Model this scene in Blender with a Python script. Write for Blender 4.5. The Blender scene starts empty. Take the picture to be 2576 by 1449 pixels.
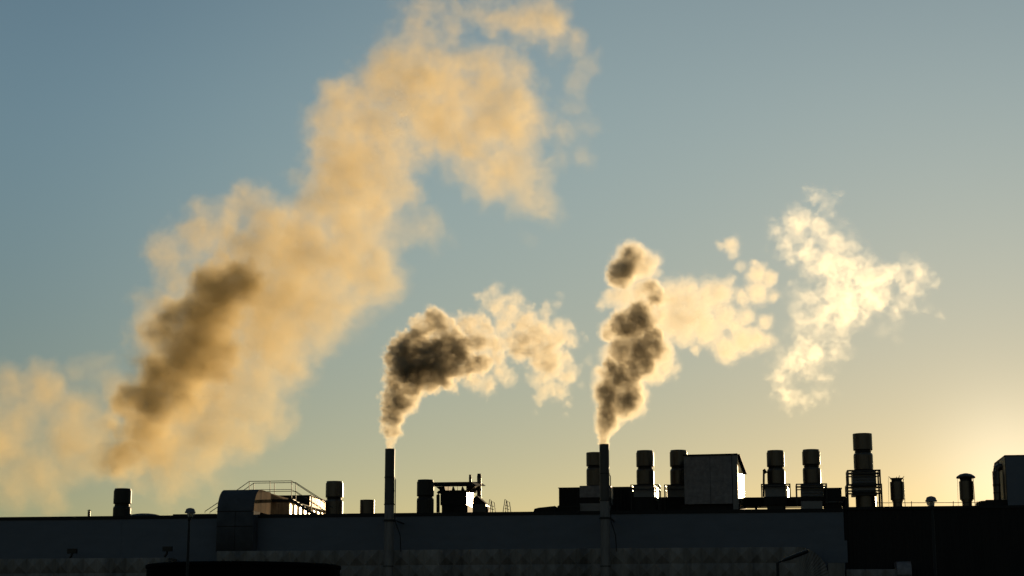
import bpy, bmesh, math, random
from mathutils import Vector
R = math.radians
random.seed(7)
sc = bpy.context.scene
col = sc.collection

# ------------------------------------------------------------------ camera
CX, CY, CZ = 18.73, -130.0, 1.7
YAW, PITCH, HFOV = R(8.2), R(11.5), R(33.0)
FP = 1288.0 / math.tan(HFOV / 2)
cam = bpy.data.cameras.new('camera')
cam.sensor_width = 36.0
cam.lens = 18.0 / math.tan(HFOV / 2)
cam.clip_start, cam.clip_end = 0.5, 20000.0
cam_o = bpy.data.objects.new('camera', cam)
col.objects.link(cam_o)
cam_o.location = (CX, CY, CZ)
cam_o.rotation_euler = (R(90) + PITCH, 0, YAW)
sc.camera = cam_o

# ------------------------------------------------------------------ light
SKY_TINT = (0.97, 1.0, 1.0)
SUN_EL, SUN_AZ = R(5.0), R(7.9)          # azimuth measured from +Y towards +X
w = bpy.data.worlds.new('World')
sc.world = w
w.use_nodes = True
nt = w.node_tree
bg = nt.nodes['Background']
sky = nt.nodes.new('ShaderNodeTexSky')
sky.sky_type = 'NISHITA'
sky.sun_disc = False
sky.sun_elevation = SUN_EL
sky.sun_rotation = SUN_AZ
sky.altitude = 0
sky.air_density, sky.dust_density, sky.ozone_density = 1.0, 0.09, 1.0
# the aureole of thin haze round the sun
tc = nt.nodes.new('ShaderNodeTexCoord')
dot = nt.nodes.new('ShaderNodeVectorMath'); dot.operation = 'DOT_PRODUCT'
nrm = nt.nodes.new('ShaderNodeVectorMath'); nrm.operation = 'NORMALIZE'
nt.links.new(tc.outputs['Generated'], nrm.inputs[0])
nt.links.new(nrm.outputs[0], dot.inputs[0])
dot.inputs[1].default_value = (math.sin(SUN_AZ) * math.cos(SUN_EL), math.cos(SUN_AZ) * math.cos(SUN_EL), math.sin(SUN_EL))
mx = nt.nodes.new('ShaderNodeMath'); mx.operation = 'MAXIMUM'; mx.inputs[1].default_value = 0.0
nt.links.new(dot.outputs['Value'], mx.inputs[0])
def lobe(n, amp):
    p = nt.nodes.new('ShaderNodeMath'); p.operation = 'POWER'; p.inputs[1].default_value = n
    nt.links.new(mx.outputs[0], p.inputs[0])
    q = nt.nodes.new('ShaderNodeMath'); q.operation = 'MULTIPLY'; q.inputs[1].default_value = amp
    nt.links.new(p.outputs[0], q.inputs[0])
    return q.outputs[0]
ad = nt.nodes.new('ShaderNodeMath'); ad.operation = 'ADD'
nt.links.new(lobe(1200, 2.6), ad.inputs[0]); nt.links.new(lobe(110, 0.32), ad.inputs[1])
gl = nt.nodes.new('ShaderNodeVectorMath'); gl.operation = 'SCALE'; gl.inputs[0].default_value = (1.0, 0.92, 0.78)
nt.links.new(ad.outputs[0], gl.inputs['Scale'])
ti = nt.nodes.new('ShaderNodeVectorMath'); ti.operation = 'MULTIPLY'; ti.inputs[1].default_value = SKY_TINT
nt.links.new(sky.outputs[0], ti.inputs[0])
# the air is thicker low down and the sky deeper away from the sun
sep = nt.nodes.new('ShaderNodeSeparateXYZ'); nt.links.new(nrm.outputs[0], sep.inputs[0])
def band(val, a, b, ca, cb):
    m = nt.nodes.new('ShaderNodeMapRange'); m.data_type = 'FLOAT_VECTOR'; m.interpolation_type = 'SMOOTHSTEP'
    nt.links.new(val, m.inputs['Vector'])
    for k, v in (('From_Min_FLOAT3', (a,) * 3), ('From_Max_FLOAT3', (b,) * 3), ('To_Min_FLOAT3', ca), ('To_Max_FLOAT3', cb)):
        [i for i in m.inputs if i.identifier == k][0].default_value = v
    return m.outputs['Vector']
m1 = nt.nodes.new('ShaderNodeVectorMath'); m1.operation = 'MULTIPLY'
nt.links.new(ti.outputs[0], m1.inputs[0])
nt.links.new(band(sep.outputs['Z'], 0.09, 0.32, (0.87, 0.77, 0.74), (1.18, 1.14, 1.08)), m1.inputs[1])
m2 = nt.nodes.new('ShaderNodeVectorMath'); m2.operation = 'MULTIPLY'
nt.links.new(m1.outputs[0], m2.inputs[0])
nt.links.new(band(dot.outputs['Value'], 0.82, 0.95, (0.68, 0.77, 0.87), (1.0, 1.0, 1.0)), m2.inputs[1])
ti = m2
sm = nt.nodes.new('ShaderNodeVectorMath'); sm.operation = 'ADD'
nt.links.new(ti.outputs[0], sm.inputs[0]); nt.links.new(gl.outputs[0], sm.inputs[1])
nt.links.new(sm.outputs[0], bg.inputs[0])
bg.inputs[1].default_value = 0.10
sun = bpy.data.lights.new('sun', 'SUN')
sun.energy, sun.angle, sun.color = 3.5, R(0.5), (1.0, 0.74, 0.42)
sun_o = bpy.data.objects.new('sun', sun)
col.objects.link(sun_o)
sd = Vector((math.sin(SUN_AZ) * math.cos(SUN_EL), math.cos(SUN_AZ) * math.cos(SUN_EL), math.sin(SUN_EL)))
sun_o.rotation_euler = sd.to_track_quat('Z', 'Y').to_euler()
sc.view_settings.view_transform = 'Standard'
sc.view_settings.look = 'None'
sc.view_settings.exposure = 0.0
sc.view_settings.gamma = 1.0
sc.cycles.use_denoising = True
sc.cycles.use_adaptive_sampling = True
sc.cycles.adaptive_threshold = 0.03
sc.cycles.max_bounces = 6
sc.cycles.volume_bounces = 2
sc.cycles.volume_step_rate = 3.0
sc.cycles.volume_max_steps = 512

# ------------------------------------------------------------------ measuring
_r = Vector((math.cos(YAW), math.sin(YAW), 0))
_f = Vector((-math.sin(YAW) * math.cos(PITCH), math.cos(YAW) * math.cos(PITCH), math.sin(PITCH)))
_u = Vector((math.sin(YAW) * math.sin(PITCH), -math.cos(YAW) * math.sin(PITCH), math.cos(PITCH)))
def P(px, py, Y):
    """World point seen at (px, py) of the photograph (2576 wide) on the vertical plane at depth Y."""
    d = _f * FP + _r * (px - 1288.0) + _u * (724.5 - py)
    return Vector((CX, CY, CZ)) + d * ((Y - CY) / d.y)
def S(px, py, Y):
    """Metres per photograph pixel there."""
    return (P(px, py, Y) - Vector((CX, CY, CZ))).dot(_f) / FP

# ------------------------------------------------------------------ materials
def mat(name, color, rough=0.6, metal=0.0, var=0.25, scale=0.8, streak=None, bump=0.0, rvar=0.0, spec=0.5):
    m = bpy.data.materials.new(name)
    m.use_nodes = True
    n = m.node_tree
    b = n.nodes['Principled BSDF']
    b.inputs['Roughness'].default_value = rough
    b.inputs['Metallic'].default_value = metal
    b.inputs['Specular IOR Level'].default_value = spec
    t = n.nodes.new('ShaderNodeTexCoord')
    mp = n.nodes.new('ShaderNodeMapping')
    n.links.new(t.outputs['Object'], mp.inputs[0])
    if streak: mp.inputs['Scale'].default_value = streak
    nz = n.nodes.new('ShaderNodeTexNoise')
    nz.inputs['Scale'].default_value = scale
    nz.inputs['Detail'].default_value = 6.0
    nz.inputs['Roughness'].default_value = 0.65
    n.links.new(mp.outputs[0], nz.inputs['Vector'])
    cr = n.nodes.new('ShaderNodeValToRGB')
    cr.color_ramp.elements[0].position, cr.color_ramp.elements[1].position = 0.3, 0.7
    cr.color_ramp.elements[0].color = (*[c * (1 - var) for c in color], 1)
    cr.color_ramp.elements[1].color = (*[min(1, c * (1 + var)) for c in color], 1)
    n.links.new(nz.outputs[0], cr.inputs[0])
    n.links.new(cr.outputs[0], b.inputs['Base Color'])
    if rvar:
        mr = n.nodes.new('ShaderNodeMapRange')
        mr.inputs['From Min'].default_value, mr.inputs['From Max'].default_value = 0.3, 0.7
        mr.inputs['To Min'].default_value, mr.inputs['To Max'].default_value = rough - rvar, rough + rvar
        n.links.new(nz.outputs[0], mr.inputs[0])
        n.links.new(mr.outputs[0], b.inputs['Roughness'])
    if bump:
        bp = n.nodes.new('ShaderNodeBump')
        bp.inputs['Strength'].default_value = bump
        bp.inputs['Distance'].default_value = 0.02
        n.links.new(nz.outputs[0], bp.inputs['Height'])
        n.links.new(bp.outputs[0], b.inputs['Normal'])
    return m
M_clad = mat('blue_grey_cladding', (0.066, 0.073, 0.088), 0.7, 0, 0.10, 0.5, (1, 1, 3), spec=.3)
M_cope = mat('dark_flashing', (0.007, 0.006, 0.0055), 0.7, 0, 0.3, spec=.2)
M_roof = mat('roof_felt', (0.012, 0.011, 0.010), 0.9, 0, 0.3, spec=.1)
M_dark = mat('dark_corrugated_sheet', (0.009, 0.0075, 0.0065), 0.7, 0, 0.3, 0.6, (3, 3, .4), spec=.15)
M_duct = mat('stained_duct_sheet', (0.110, 0.097, 0.086), 0.6, 0.0, 0.6, 0.4, (2.4, 1, .35), rvar=.1, spec=.3)
M_zinc = mat('weathered_zinc', (0.055, 0.044, 0.034), 0.36, 0.75, 0.35, 1.2, (3, 3, .5), rvar=.08, spec=.4)
M_grey = mat('grey_painted_steel', (0.085, 0.078, 0.075), 0.55, 0.0, 0.3, 1.0, rvar=.06)
M_box = mat('spotted_galvanised_panel', (0.105, 0.092, 0.092), 0.55, 0.0, 0.4, 2.6, rvar=.08, spec=.35)
M_barrel = mat('dark_blue_duct_sheet', (0.050, 0.052, 0.058), 0.85, 0, 0.25, 1.0, spec=.08)
M_rust = mat('rust_stained_corrugated', (0.20, 0.115, 0.055), 0.9, 0.0, 0.6, 0.8, (1, 1.5, .25), spec=.03)
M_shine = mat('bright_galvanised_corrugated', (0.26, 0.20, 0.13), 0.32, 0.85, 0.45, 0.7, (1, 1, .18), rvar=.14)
M_polish = mat('polished_steel', (0.6, 0.55, 0.48), 0.3, 1.0, 0.15)
M_steel = mat('dark_steel', (0.009, 0.008, 0.007), 0.5, 0.2, 0.3, spec=.25)
M_chim = mat('soot_black_steel', (0.018, 0.015, 0.013), 0.5, 0.2, 0.4, 1.0, (2, 2, .4))
M_chim2 = mat('dull_steel_pipe', (0.085, 0.075, 0.070), 0.55, 0.0, 0.4, 1.2, (3, 3, .4))
M_tank = mat('black_tank_paint', (0.003, 0.003, 0.003), 0.95, 0, 0.3, spec=.03)
M_lamp = mat('lamp_housing_grey', (0.075, 0.075, 0.08), 0.45, 0.1, 0.2, spec=.35)
M_pole = mat('lamp_pole_steel', (0.008, 0.009, 0.010), 0.6, 0.0, 0.2, spec=.2)
M_bowl = mat('lamp_bowl_plastic', (0.75, 0.68, 0.5), 0.25, 0, 0.1)
M_bowl.node_tree.nodes['Principled BSDF'].inputs['Transmission Weight'].default_value = 0.8
M_asph = mat('asphalt', (0.045, 0.045, 0.047), 0.85, 0, 0.3, 1.5)

# ------------------------------------------------------------------ mesh helpers
class MB:
    def __init__(s): s.v, s.f, s.sm = [], [], []
    def add(s, vs, fs, smooth=False):
        k = len(s.v); s.v += [tuple(v) for v in vs]
        for f in fs: s.f.append([i + k for i in f]); s.sm.append(smooth)
        return s
    def box(s, x0, x1, y0, y1, z0, z1):
        return s.add([(x, y, z) for z in (z0, z1) for y in (y0, y1) for x in (x0, x1)],
                     [(0, 2, 3, 1), (4, 5, 7, 6), (0, 1, 5, 4), (2, 6, 7, 3), (0, 4, 6, 2), (1, 3, 7, 5)])
    def lathe(s, cx, cy, prof, n=40, cap=True):
        """prof: (z, r) upwards or closing on itself; sharp corners get doubled rings."""
        for (z0, r0), (z1, r1) in zip(prof, prof[1:]):
            vs = [(cx + r * math.cos(2 * math.pi * i / n), cy + r * math.sin(2 * math.pi * i / n), z) for z, r in ((z0, r0), (z1, r1)) for i in range(n)]
            s.add(vs, [(i, (i + 1) % n, n + (i + 1) % n, n + i) for i in range(n)], True)
        if cap:
            for z, r, o in ((prof[0][0], prof[0][1], 1), (prof[-1][0], prof[-1][1], 0)):
                if r > 1e-4:
                    vs = [(cx + r * math.cos(2 * math.pi * i / n), cy + r * math.sin(2 * math.pi * i / n), z) for i in range(n)]
                    s.add(vs, [tuple(range(n))[::-1] if o else tuple(range(n))])
        return s
    def tube(s, pts, r, n=8):
        pts = [Vector(p) for p in pts]
        rings = []
        for i, p in enumerate(pts):
            d = (pts[min(i + 1, len(pts) - 1)] - pts[max(i - 1, 0)]).normalized()
            a = d.cross(Vector((0, 0, 1)))
            if a.length < 0.05: a = d.cross(Vector((1, 0, 0)))
            a.normalize(); b = d.cross(a)
            rings.append([p + a * (r * math.cos(2 * math.pi * k / n)) + b * (r * math.sin(2 * math.pi * k / n)) for k in range(n)])
        vs = [v for g in rings for v in g]
        fs = [(i * n + k, i * n + (k + 1) % n, (i + 1) * n + (k + 1) % n, (i + 1) * n + k) for i in range(len(rings) - 1) for k in range(n)]
        s.add(vs, fs, True)
        s.add(rings[0], [tuple(range(n))]); s.add(rings[-1], [tuple(range(n))[::-1]])
        return s
    def prism(s, poly, y0, y1, smooth=False):
        """poly: (x, z) outline, extruded along Y."""
        n = len(poly)
        s.add([(x, y0, z) for x, z in poly], [tuple(range(n))])
        s.add([(x, y1, z) for x, z in poly], [tuple(range(n))[::-1]])
        s.add([(x, y, z) for y in (y0, y1) for x, z in poly], [(i, (i + 1) % n, n + (i + 1) % n, n + i) for i in range(n)], smooth)
        return s
    def prism_x(s, poly, x0, x1, smooth=False):
        n = len(poly)
        s.add([(x0, y, z) for y, z in poly], [tuple(range(n))])
        s.add([(x1, y, z) for y, z in poly], [tuple(range(n))[::-1]])
        s.add([(x, y, z) for x in (x0, x1) for y, z in poly], [(i, (i + 1) % n, n + (i + 1) % n, n + i) for i in range(n)], smooth)
        return s
    def corr(s, a, b, nrm, z0, z1, pitch=0.22, depth=0.04, ztop=None):
        """Corrugated sheet standing on the line a-b (x, y), ribs bulging along nrm."""
        a, b, nrm = Vector((*a, 0)), Vector((*b, 0)), Vector((*nrm, 0))
        L = (b - a).length
        k = max(8, int(L / pitch) * 8)
        lo, hi = [], []
        for i in range(k + 1):
            t = i / k
            p = a + (b - a) * t + nrm * (depth * (0.5 + 0.5 * math.sin(2 * math.pi * t * L / pitch)))
            zt = z1 if ztop is None else z1 + (ztop - z1) * t
            lo.append((p.x, p.y, z0)); hi.append((p.x, p.y, zt))
        n = len(lo)
        return s.add(lo + hi, [(i, i + 1, n + i + 1, n + i) for i in range(n - 1)], True)
    def diamonds(s, x0, x1, z0, z1, y, pw, ph, raise_=0.05):
        """Wall of cross-creased panels facing -Y."""
        nx, nz = max(1, round((x1 - x0) / pw)), max(1, round((z1 - z0) / ph))
        for i in range(nx):
            for j in range(nz):
                a, b = x0 + (x1 - x0) * i / nx, x0 + (x1 - x0) * (i + 1) / nx
                c, d = z1 - (z1 - z0) * j / nz, z1 - (z1 - z0) * (j + 1) / nz
                s.add([(a, y, d), (b, y, d), (b, y, c), (a, y, c), ((a + b) / 2, y - raise_ * random.uniform(.7, 1.3), (c + d) / 2)],
                      [(0, 1, 4), (1, 2, 4), (2, 3, 4), (3, 0, 4)])
        return s
    def build(s, name, m, parent=None, loc=None):
        me = bpy.data.meshes.new(name)
        off = Vector(loc) if loc is not None else (parent.matrix_world.translation if parent and parent.type == 'EMPTY' else Vector((0, 0, 0)))
        if parent is not None: off = Vector(parent['_o'])
        me.from_pydata([tuple(Vector(v) - off) for v in s.v], [], s.f)
        me.polygons.foreach_set('use_smooth', s.sm)
        bm = bmesh.new(); bm.from_mesh(me)
        bmesh.ops.remove_doubles(bm, verts=[v for v in bm.verts], dist=1e-6) if False else None
        bmesh.ops.recalc_face_normals(bm, faces=bm.faces)
        bm.to_mesh(me); bm.free()
        me.materials.append(m)
        o = bpy.data.objects.new(name, me)
        col.objects.link(o)
        o['_o'] = list(off)
        if parent is not None: o.parent = parent
        else: o.location = off
        return o
def thing(name, label, cat, loc, group=None):
    o = bpy.data.objects.new(name, None)
    col.objects.link(o)
    o.location = loc
    o.empty_display_size = 0.3
    o['_o'] = list(loc)
    o['label'], o['category'] = label, cat
    if group: o['group'] = group
    return o
def tag(o, label, cat, group=None):
    o['label'], o['category'] = label, cat
    if group: o['group'] = group
    return o

# ------------------------------------------------------------------ ground
o = MB().box(-3000, 3000, -1500, 3000, -0.5, 0).build('ground', M_asph)
o['kind'] = 'structure'

# ------------------------------------------------------------------ factory
ZR = P(1060, 1290, 0).z                     # parapet top
ZD = ZR - 0.25                              # roof deck
XL, XC = -75.0, P(2122, 1300, 0).x
t = thing('factory_building', 'long low factory with flat blue-grey cladding under a dark roof edge', 'factory', (0, 0, 0))
MB().box(XL, XC, 0, 60, 0, ZR - 0.26).build('wall', M_clad, t)
MB().box(XL, XC + .03, -0.06, 0.35, ZR - 0.26, ZR).build('parapet_coping', M_cope, t)
MB().box(XL, XC, 59.7, 60, ZR - .26, ZR).build('parapet_coping', M_cope, t)
MB().box(XL, XC, 0.35, 59.7, ZR - 0.26, ZD).build('roof_deck', M_roof, t)
p0, p1 = P(2124, 1360, -0.02), P(2133, 1415, -0.02)
MB().box(p0.x - 1.5, p1.x, -0.03, -0.004, p1.z, p0.z).build('cladding_patch', M_clad, t)
for k in range(1, 9):
    xx = XL + (XC - XL) * k / 9.0
    MB().box(xx - .012, xx + .012, -.012, -.003, 1.0, ZR - .3).build('panel_joint', M_clad, t)
# dark annexe on the right
ZA = P(2300, 1274, 0.5).z
t = thing('annexe_building', 'almost black corrugated annexe to the right of the blue-grey factory wall', 'building', (XC, 0.4, 0))
MB().corr((XC + .02, 0.45), (60, 0.45), (0, -1), 0, ZA - .2, 0.3, 0.05).build('wall', M_dark, t)
MB().box(XC + .02, 60, 0.5, 60, 0, ZA - 0.06).build('roof', M_roof, t)
MB().box(XC + .06, 60, 0.30, 0.75, ZA - 0.2, ZA).build('parapet_coping', M_cope, t)

# ------------------------------------------------------------------ ductwork along the wall
pw = 39.0 * S(1500, 1400, -2.2)
def px_x(px, Y, py=1400): return P(px, py, Y).x
def px_z(py, Y, px=1288): return P(px, py, Y).z
YF = -2.2
ztop = px_z(1381, YF)
t = thing('air_duct', 'long grey air duct of diamond-creased panels below the wall, elbowed at its end', 'air duct', (0, -1.2, 0))
xa, xb = px_x(545, YF), px_x(2005, YF)
zb = ztop - 4 * pw
b = MB().diamonds(xa, xb, zb, ztop, YF, pw, pw, 0.24)
b.box(xa, xb, YF + .01, -0.25, zb, ztop - .01)
b.build('duct_body', M_duct, t)
# elbow turning down
er = px_x(2082, YF) - xb
e = MB(); rib = MB()
n = 14
arc = [(xb + er * math.sin(math.pi / 2 * i / n), ztop - er + er * math.cos(math.pi / 2 * i / n)) for i in range(n + 1)]
for i in range(n):
    a, c2 = arc[i], arc[i + 1]
    mid = (xb, zb)
    m2 = ((a[0] + c2[0]) / 2, (a[1] + c2[1]) / 2)
    e.add([(xb, YF, ztop - er - .6), (c2[0], YF, c2[1]), (m2[0], YF - .06, m2[1]), (a[0], YF, a[1])], [(0, 1, 2), (0, 2, 3)])
    e.add([(a[0], YF, a[1]), (c2[0], YF, c2[1]), (c2[0], -0.25, c2[1]), (a[0], -0.25, a[1])], [(0, 1, 2, 3)], True)
e.box(xb + .002, xb + er, YF + .02, -0.25, zb, ztop - er - .02)
e.build('elbow', M_duct, t)
lx = px_x(2124, YF); zl = px_z(1416, YF, 2100)
MB().diamonds(xb + er + .01, lx, zb, zl, YF, pw, pw, .05).box(xb + er + .01, lx, YF + .01, -.25, zb, zl - .01).build('branch_duct', M_duct, t)
lg = MB()
for xx in (xa + 1, (xa + xb) / 2 - 8, (xa + xb) / 2 + 8, xb - 1):
    g = MB().box(xx - .12, xx + .12, -1.6, -1.3, 0, zb)
    g.build('leg', M_steel, t)
# left stretch of duct
xl0, xl1 = -60.0, px_x(424, YF)
zt = px_z(1403.5, YF, 300); zb2 = zt - 4 * pw
t = thing('air_duct', 'shorter diamond-creased duct length ending left of the plain riser, with two floodlights over it', 'air duct', (xl1, -1.2, 0))
MB().diamonds(xl0, xl1, zb2, zt, YF, pw, pw, .24).box(xl0, xl1, YF + .01, -.25, zb2, zt - .01).build('duct_body', M_duct, t)
for xx in (xl0 + 3, xl1 - 1): MB().box(xx - .12, xx + .12, -1.6, -1.3, 0, zb2).build('leg', M_steel, t)
# right low stretch
xr0, xr1 = px_x(2128, YF), px_x(2275, YF); zt3 = px_z(1432, YF, 2200)
t = thing('air_duct', 'lowest diamond-creased duct at the foot of the dark annexe wall', 'air duct', (xr0, -1.2, 0))
MB().diamonds(xr0, xr1, zt3 - 3 * pw, zt3, YF, pw * 1.3, pw, .3).box(xr0, xr1, YF + .01, .2, zt3 - 3 * pw, zt3 - .01).build('duct_body', M_duct, t)
MB().box(xr0 + 1, xr0 + 1.25, -1.6, -1.3, 0, zt3 - 3 * pw).build('leg', M_steel, t)
# outlet box on the annexe
x0, x1 = px_x(2253, -2.3), px_x(2291, -2.3); z1 = px_z(1412, -2.3, 2270)
t = thing('outlet_box', 'small pale rounded duct outlet standing before the black annexe wall', 'duct outlet', ((x0 + x1) / 2, -1.5, 0))
rr = .9
prof = [(-2.75, 0)] + [(-2.75 + rr - rr * math.cos(math.pi / 2 * i / 8), z1 - rr + rr * math.sin(math.pi / 2 * i / 8)) for i in range(9)] + [(.2, z1), (.2, 0)]
MB().prism_x(prof, x0 + .05, x1, True).build('housing', M_box, t)
MB().box(x0, x1 + .05, -2.79, -2.74, z1 - 1.02, z1 - .97).build('seam', M_steel, t)

# riser with the rounded elbow over the roof edge
YR = -1.3
x0, x1 = px_x(545, YR, 1330), px_x(637, YR, 1330)
rr = 1.75
zt = px_z(1232.5, YR + rr, 600)
t = thing('roof_duct', 'wide barrel-topped duct rising up the wall and running back over the roof', 'air duct', ((x0 + x1) / 2, 0, ztop))
prof = [(YR, ztop)] + [(YR + rr - rr * math.cos(math.pi / 2 * i / 12), zt - rr + rr * math.sin(math.pi / 2 * i / 12)) for i in range(13)]
prof += [(3.2, zt), (3.2, zt - 1.75), (0.5, zt - 1.75), (-0.1, zt - 2.3), (-0.1, ztop)]
MB().prism_x(prof, x0, x1, True).build('elbow', M_barrel, t)
MB().prism_x(prof[1:16] + [(3.2, zt - 1.75), (0.5, zt - 1.75), (-0.1, zt - 1.75)], x1 + .003, x1 + .012, True).build('end_sheet', M_rust, t)
sm_ = MB().box(x0 - .02, x1 + .02, YR - .025, YR + .03, zt - rr - .06, zt - rr).box(x0 - .01, x1 + .01, YR - .02, YR + .03, zt - rr - 1.2, zt - rr - 1.15)
xm = (x0 + x1) / 2
sm_.box(xm - .015, xm + .015, YR - .02, YR + .03, ztop, zt - rr)
sm_.build('seam', M_cope, t)
YE = 8.6
b = MB().box(x0 + .05, x1 - .06, 3.2, YE, ZD, zt - .03)
b.corr((x1 - .05, .6), (x1 - .05, YE), (1, 0), zt - 1.75, zt - .02, 0.24, 0.05, zt - .25)
b.build('corrugated_side', M_rust, t)
# bright penthouse behind
YP = 24.0
zt2 = px_z(1247, YP, 740)
t = thing('penthouse', 'corrugated galvanised penthouse blazing with reflected sun behind the crossover stair', 'penthouse', (x1 - 1, YE, ZD))
MB().box(x0 + .3, x1 - .08, YE + .02, YP, ZD, zt - .30).build('body', M_dark, t)
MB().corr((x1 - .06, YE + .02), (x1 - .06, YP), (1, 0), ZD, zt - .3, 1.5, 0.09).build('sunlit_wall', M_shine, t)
MB().box(x0, x1 + .25, YE + .02, YP, zt - .295, zt - .22).build('roof', M_cope, t)
xq0, xq1 = P(700, 1260, YP + .5).x, P(778, 1260, YP + .5).x
t = thing('plant_room', 'dark boxy plant room with one sunlit edge, rearmost behind the crossover stair', 'plant room', ((xq0 + xq1) / 2, YP + 3, ZD))
MB().box(xq0, xq1, YP + .5, YP + 7, ZD, zt2).build('body', M_dark, t)
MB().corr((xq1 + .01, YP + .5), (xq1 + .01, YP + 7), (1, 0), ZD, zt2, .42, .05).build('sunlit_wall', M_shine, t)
MB().box(xq0 - .1, xq1 + .15, YP + .4, YP + 7.1, zt2, zt2 + .08).build('roof', M_cope, t)

# ------------------------------------------------------------------ crossover stair
YS0, YS1 = 3.6, 4.8
t = thing('crossover_stair', 'steel crossover stair with thin handrails stepping over the barrel-topped duct', 'stair', (px_x(680, 4, 1250), 4.2, ZD))
def V3(px, py, Y): return P(px, py, Y)
rw = .03
for Y, pts_top, pts_mid, posts in (
    (YS0, [(515.6, 1291), (515.6, 1286.5), (598, 1231.5), (627.3, 1210.9), (733.4, 1209.6), (797, 1251.5), (836, 1277.5)],
     [(565, 1276), (627.3, 1232.3), (733.4, 1231.5), (797, 1272.5), (826, 1292)],
     [(627.3, 1210.9, 1254), (679.4, 1210.3, 1253.5), (733.4, 1209.6, 1253), (783, 1243, 1287), (564, 1254, 1296)]),
    (YS1, [(528, 1292), (528, 1288.5), (615, 1231.8), (638.4, 1215.4), (744, 1213.9), (806, 1254), (842, 1278)],
     [(577, 1278), (638.4, 1237), (744, 1235.8), (806, 1276), (828, 1292)],
     [(638.4, 1215.4, 1257), (690.5, 1214.7, 1256.7), (744.1, 1213.9, 1256), (793.5, 1247, 1290), (577, 1256, 1296)])):
    b = MB()
    b.tube([V3(x, y, Y) for x, y in pts_top], rw, 6)
    b.tube([V3(x, y, Y) for x, y in pts_mid], rw * .85, 6)
    for x, ya, yb in posts: b.tube([V3(x, ya, Y), V3(x, yb, Y)], rw, 6)
    b.build('handrail', M_steel, t)
zpl = px_z(1256, YS0, 690)
pl0, pl1 = px_x(625, YS0, 1250), px_x(736, YS0, 1250)
MB().box(pl0, pl1, YS0 - .02, YS1 + .02, zpl - .16, zpl).build('platform', M_steel, t)
for sgn, xs, xe in ((1, pl1, px_x(806, YS0, 1290)), (-1, pl0, px_x(520, YS0, 1290))):
    for Y in (YS0, YS1 - .04):
        MB().prism([(xs, zpl - .26), (xe, ZD), (xe + .28 * sgn, ZD), (xe + .28 * sgn, ZD + .05), (xs, zpl)], Y, Y + .05).build('stringer', M_steel, t)
    tr = MB()
    for k in range(8):
        f = (k + .5) / 8
        xx, zz = xs + (xe - xs) * f, zpl - .13 + (ZD - zpl + .1) * f
        tr.box(xx - .14, xx + .14, YS0 + .05, YS1 - .04, zz, zz + .04)
    tr.build('treads', M_steel, t)

# ------------------------------------------------------------------ roof vents
def vent(name, label, x0, x1, ytop, yg0, yg1, yb, Y, group='ribbed-neck roof vents', lip=True, m=None):
    """Two stacked drums with a pinched neck between; heights measured off the photograph."""
    m = m or M_zinc
    px = (x0 + x1) / 2
    c = P(px, (ytop + yb) / 2, Y)
    r = (x1 - x0) / 2 * S(px, (ytop + yb) / 2, Y)
    Z = lambda y: P(px, y, Y - r * .2).z
    zb, zt, g0, g1 = Z(yb), Z(ytop), Z(yg0), Z(yg1)
    t = thing(name, label, 'roof vent', (c.x, Y, min(zb, ZD) if yb > 1275 else zb), group)
    z0 = ZD if yb > 1275 else zb
    d = MB()
    if lip:
        d.lathe(c.x, Y, [(g0, r * .97), (g0 + .05, r), (zt - .16, r), (zt - .16, r * .94), (zt, r * .91), (zt, r * .82), (zt - .5, r * .8)], 48, False)
    else:
        d.lathe(c.x, Y, [(g0, r * .97), (g0 + .05, r), (zt - .04, r), (zt, r * .985), (zt, r * .9), (zt - .5, r * .88)], 48, False)
    d.lathe(c.x, Y, [(zt - .45, .01), (zt - .45, r * .86)], 48, False)
    d.lathe(c.x, Y, [(g0 + .01, .01), (g0 + .01, r * .97)], 48, False)
    d.build('upper_drum', m, t)
    k = MB(); h = g0 - g1
    k.lathe(c.x, Y, [(g1 - .05, r * .82), (g1 + h * .35, r * .82), (g1 + h * .42, r * .87), (g1 + h * .58, r * .87), (g1 + h * .65, r * .82), (g0 + .05, r * .82)], 48, False)
    k.build('neck', M_steel, t)
    l = MB()
    l.lathe(c.x, Y, [(z0, r * .985), (z0 + .12, r * .985), (z0 + .12, r), (g1 - .14, r), (g1, r * .93), (g1, .01)], 48, False)
    l.build('lower_drum', m, t)
    a0 = -math.pi / 2 + .55
    for ang in (a0, a0 - 1.4):
        sx, sy = c.x + r * math.cos(ang), Y + r * math.sin(ang)
        MB().box(sx - .012, sx + .012, sy - .012, sy + .012, z0 + .15, g1 - .2).build('seam', M_steel, t)
    return t, c.x, r, z0
def housing(t, x0, x1, ytop, ybot, Y, dep, m, slats=False, name='housing'):
    a, b = P(x0, (ytop + ybot) / 2, Y - dep / 2), P(x1, (ytop + ybot) / 2, Y - dep / 2)
    za, zb = P((x0 + x1) / 2, ytop, Y - dep / 2).z, P((x0 + x1) / 2, ybot, Y - dep / 2).z
    h = MB().box(a.x, b.x, Y - dep / 2, Y + dep / 2, zb, za).build(name, m, t)
    if slats:
        sl = MB(); n = 5
        for k in range(n):
            z = zb + (za - zb) * (k + .25) / n
            d = (za - zb) / n
            sl.add([(a.x + .04, Y - dep / 2 - .004, z + d * .55), (b.x - .04, Y - dep / 2 - .004, z + d * .55), (b.x - .04, Y - dep / 2 - .12, z), (a.x + .04, Y - dep / 2 - .12, z)], [(0, 1, 2, 3)])
            sl.add([(a.x + .04, Y - dep / 2 - .12, z), (b.x - .04, Y - dep / 2 - .12, z), (b.x - .04, Y - dep / 2 - .004, z - .02), (a.x + .04, Y - dep / 2 - .004, z - .02)], [(0, 1, 2, 3)])
        sl.build('louvre', M_grey, t)
    return a.x, b.x, zb, za
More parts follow.
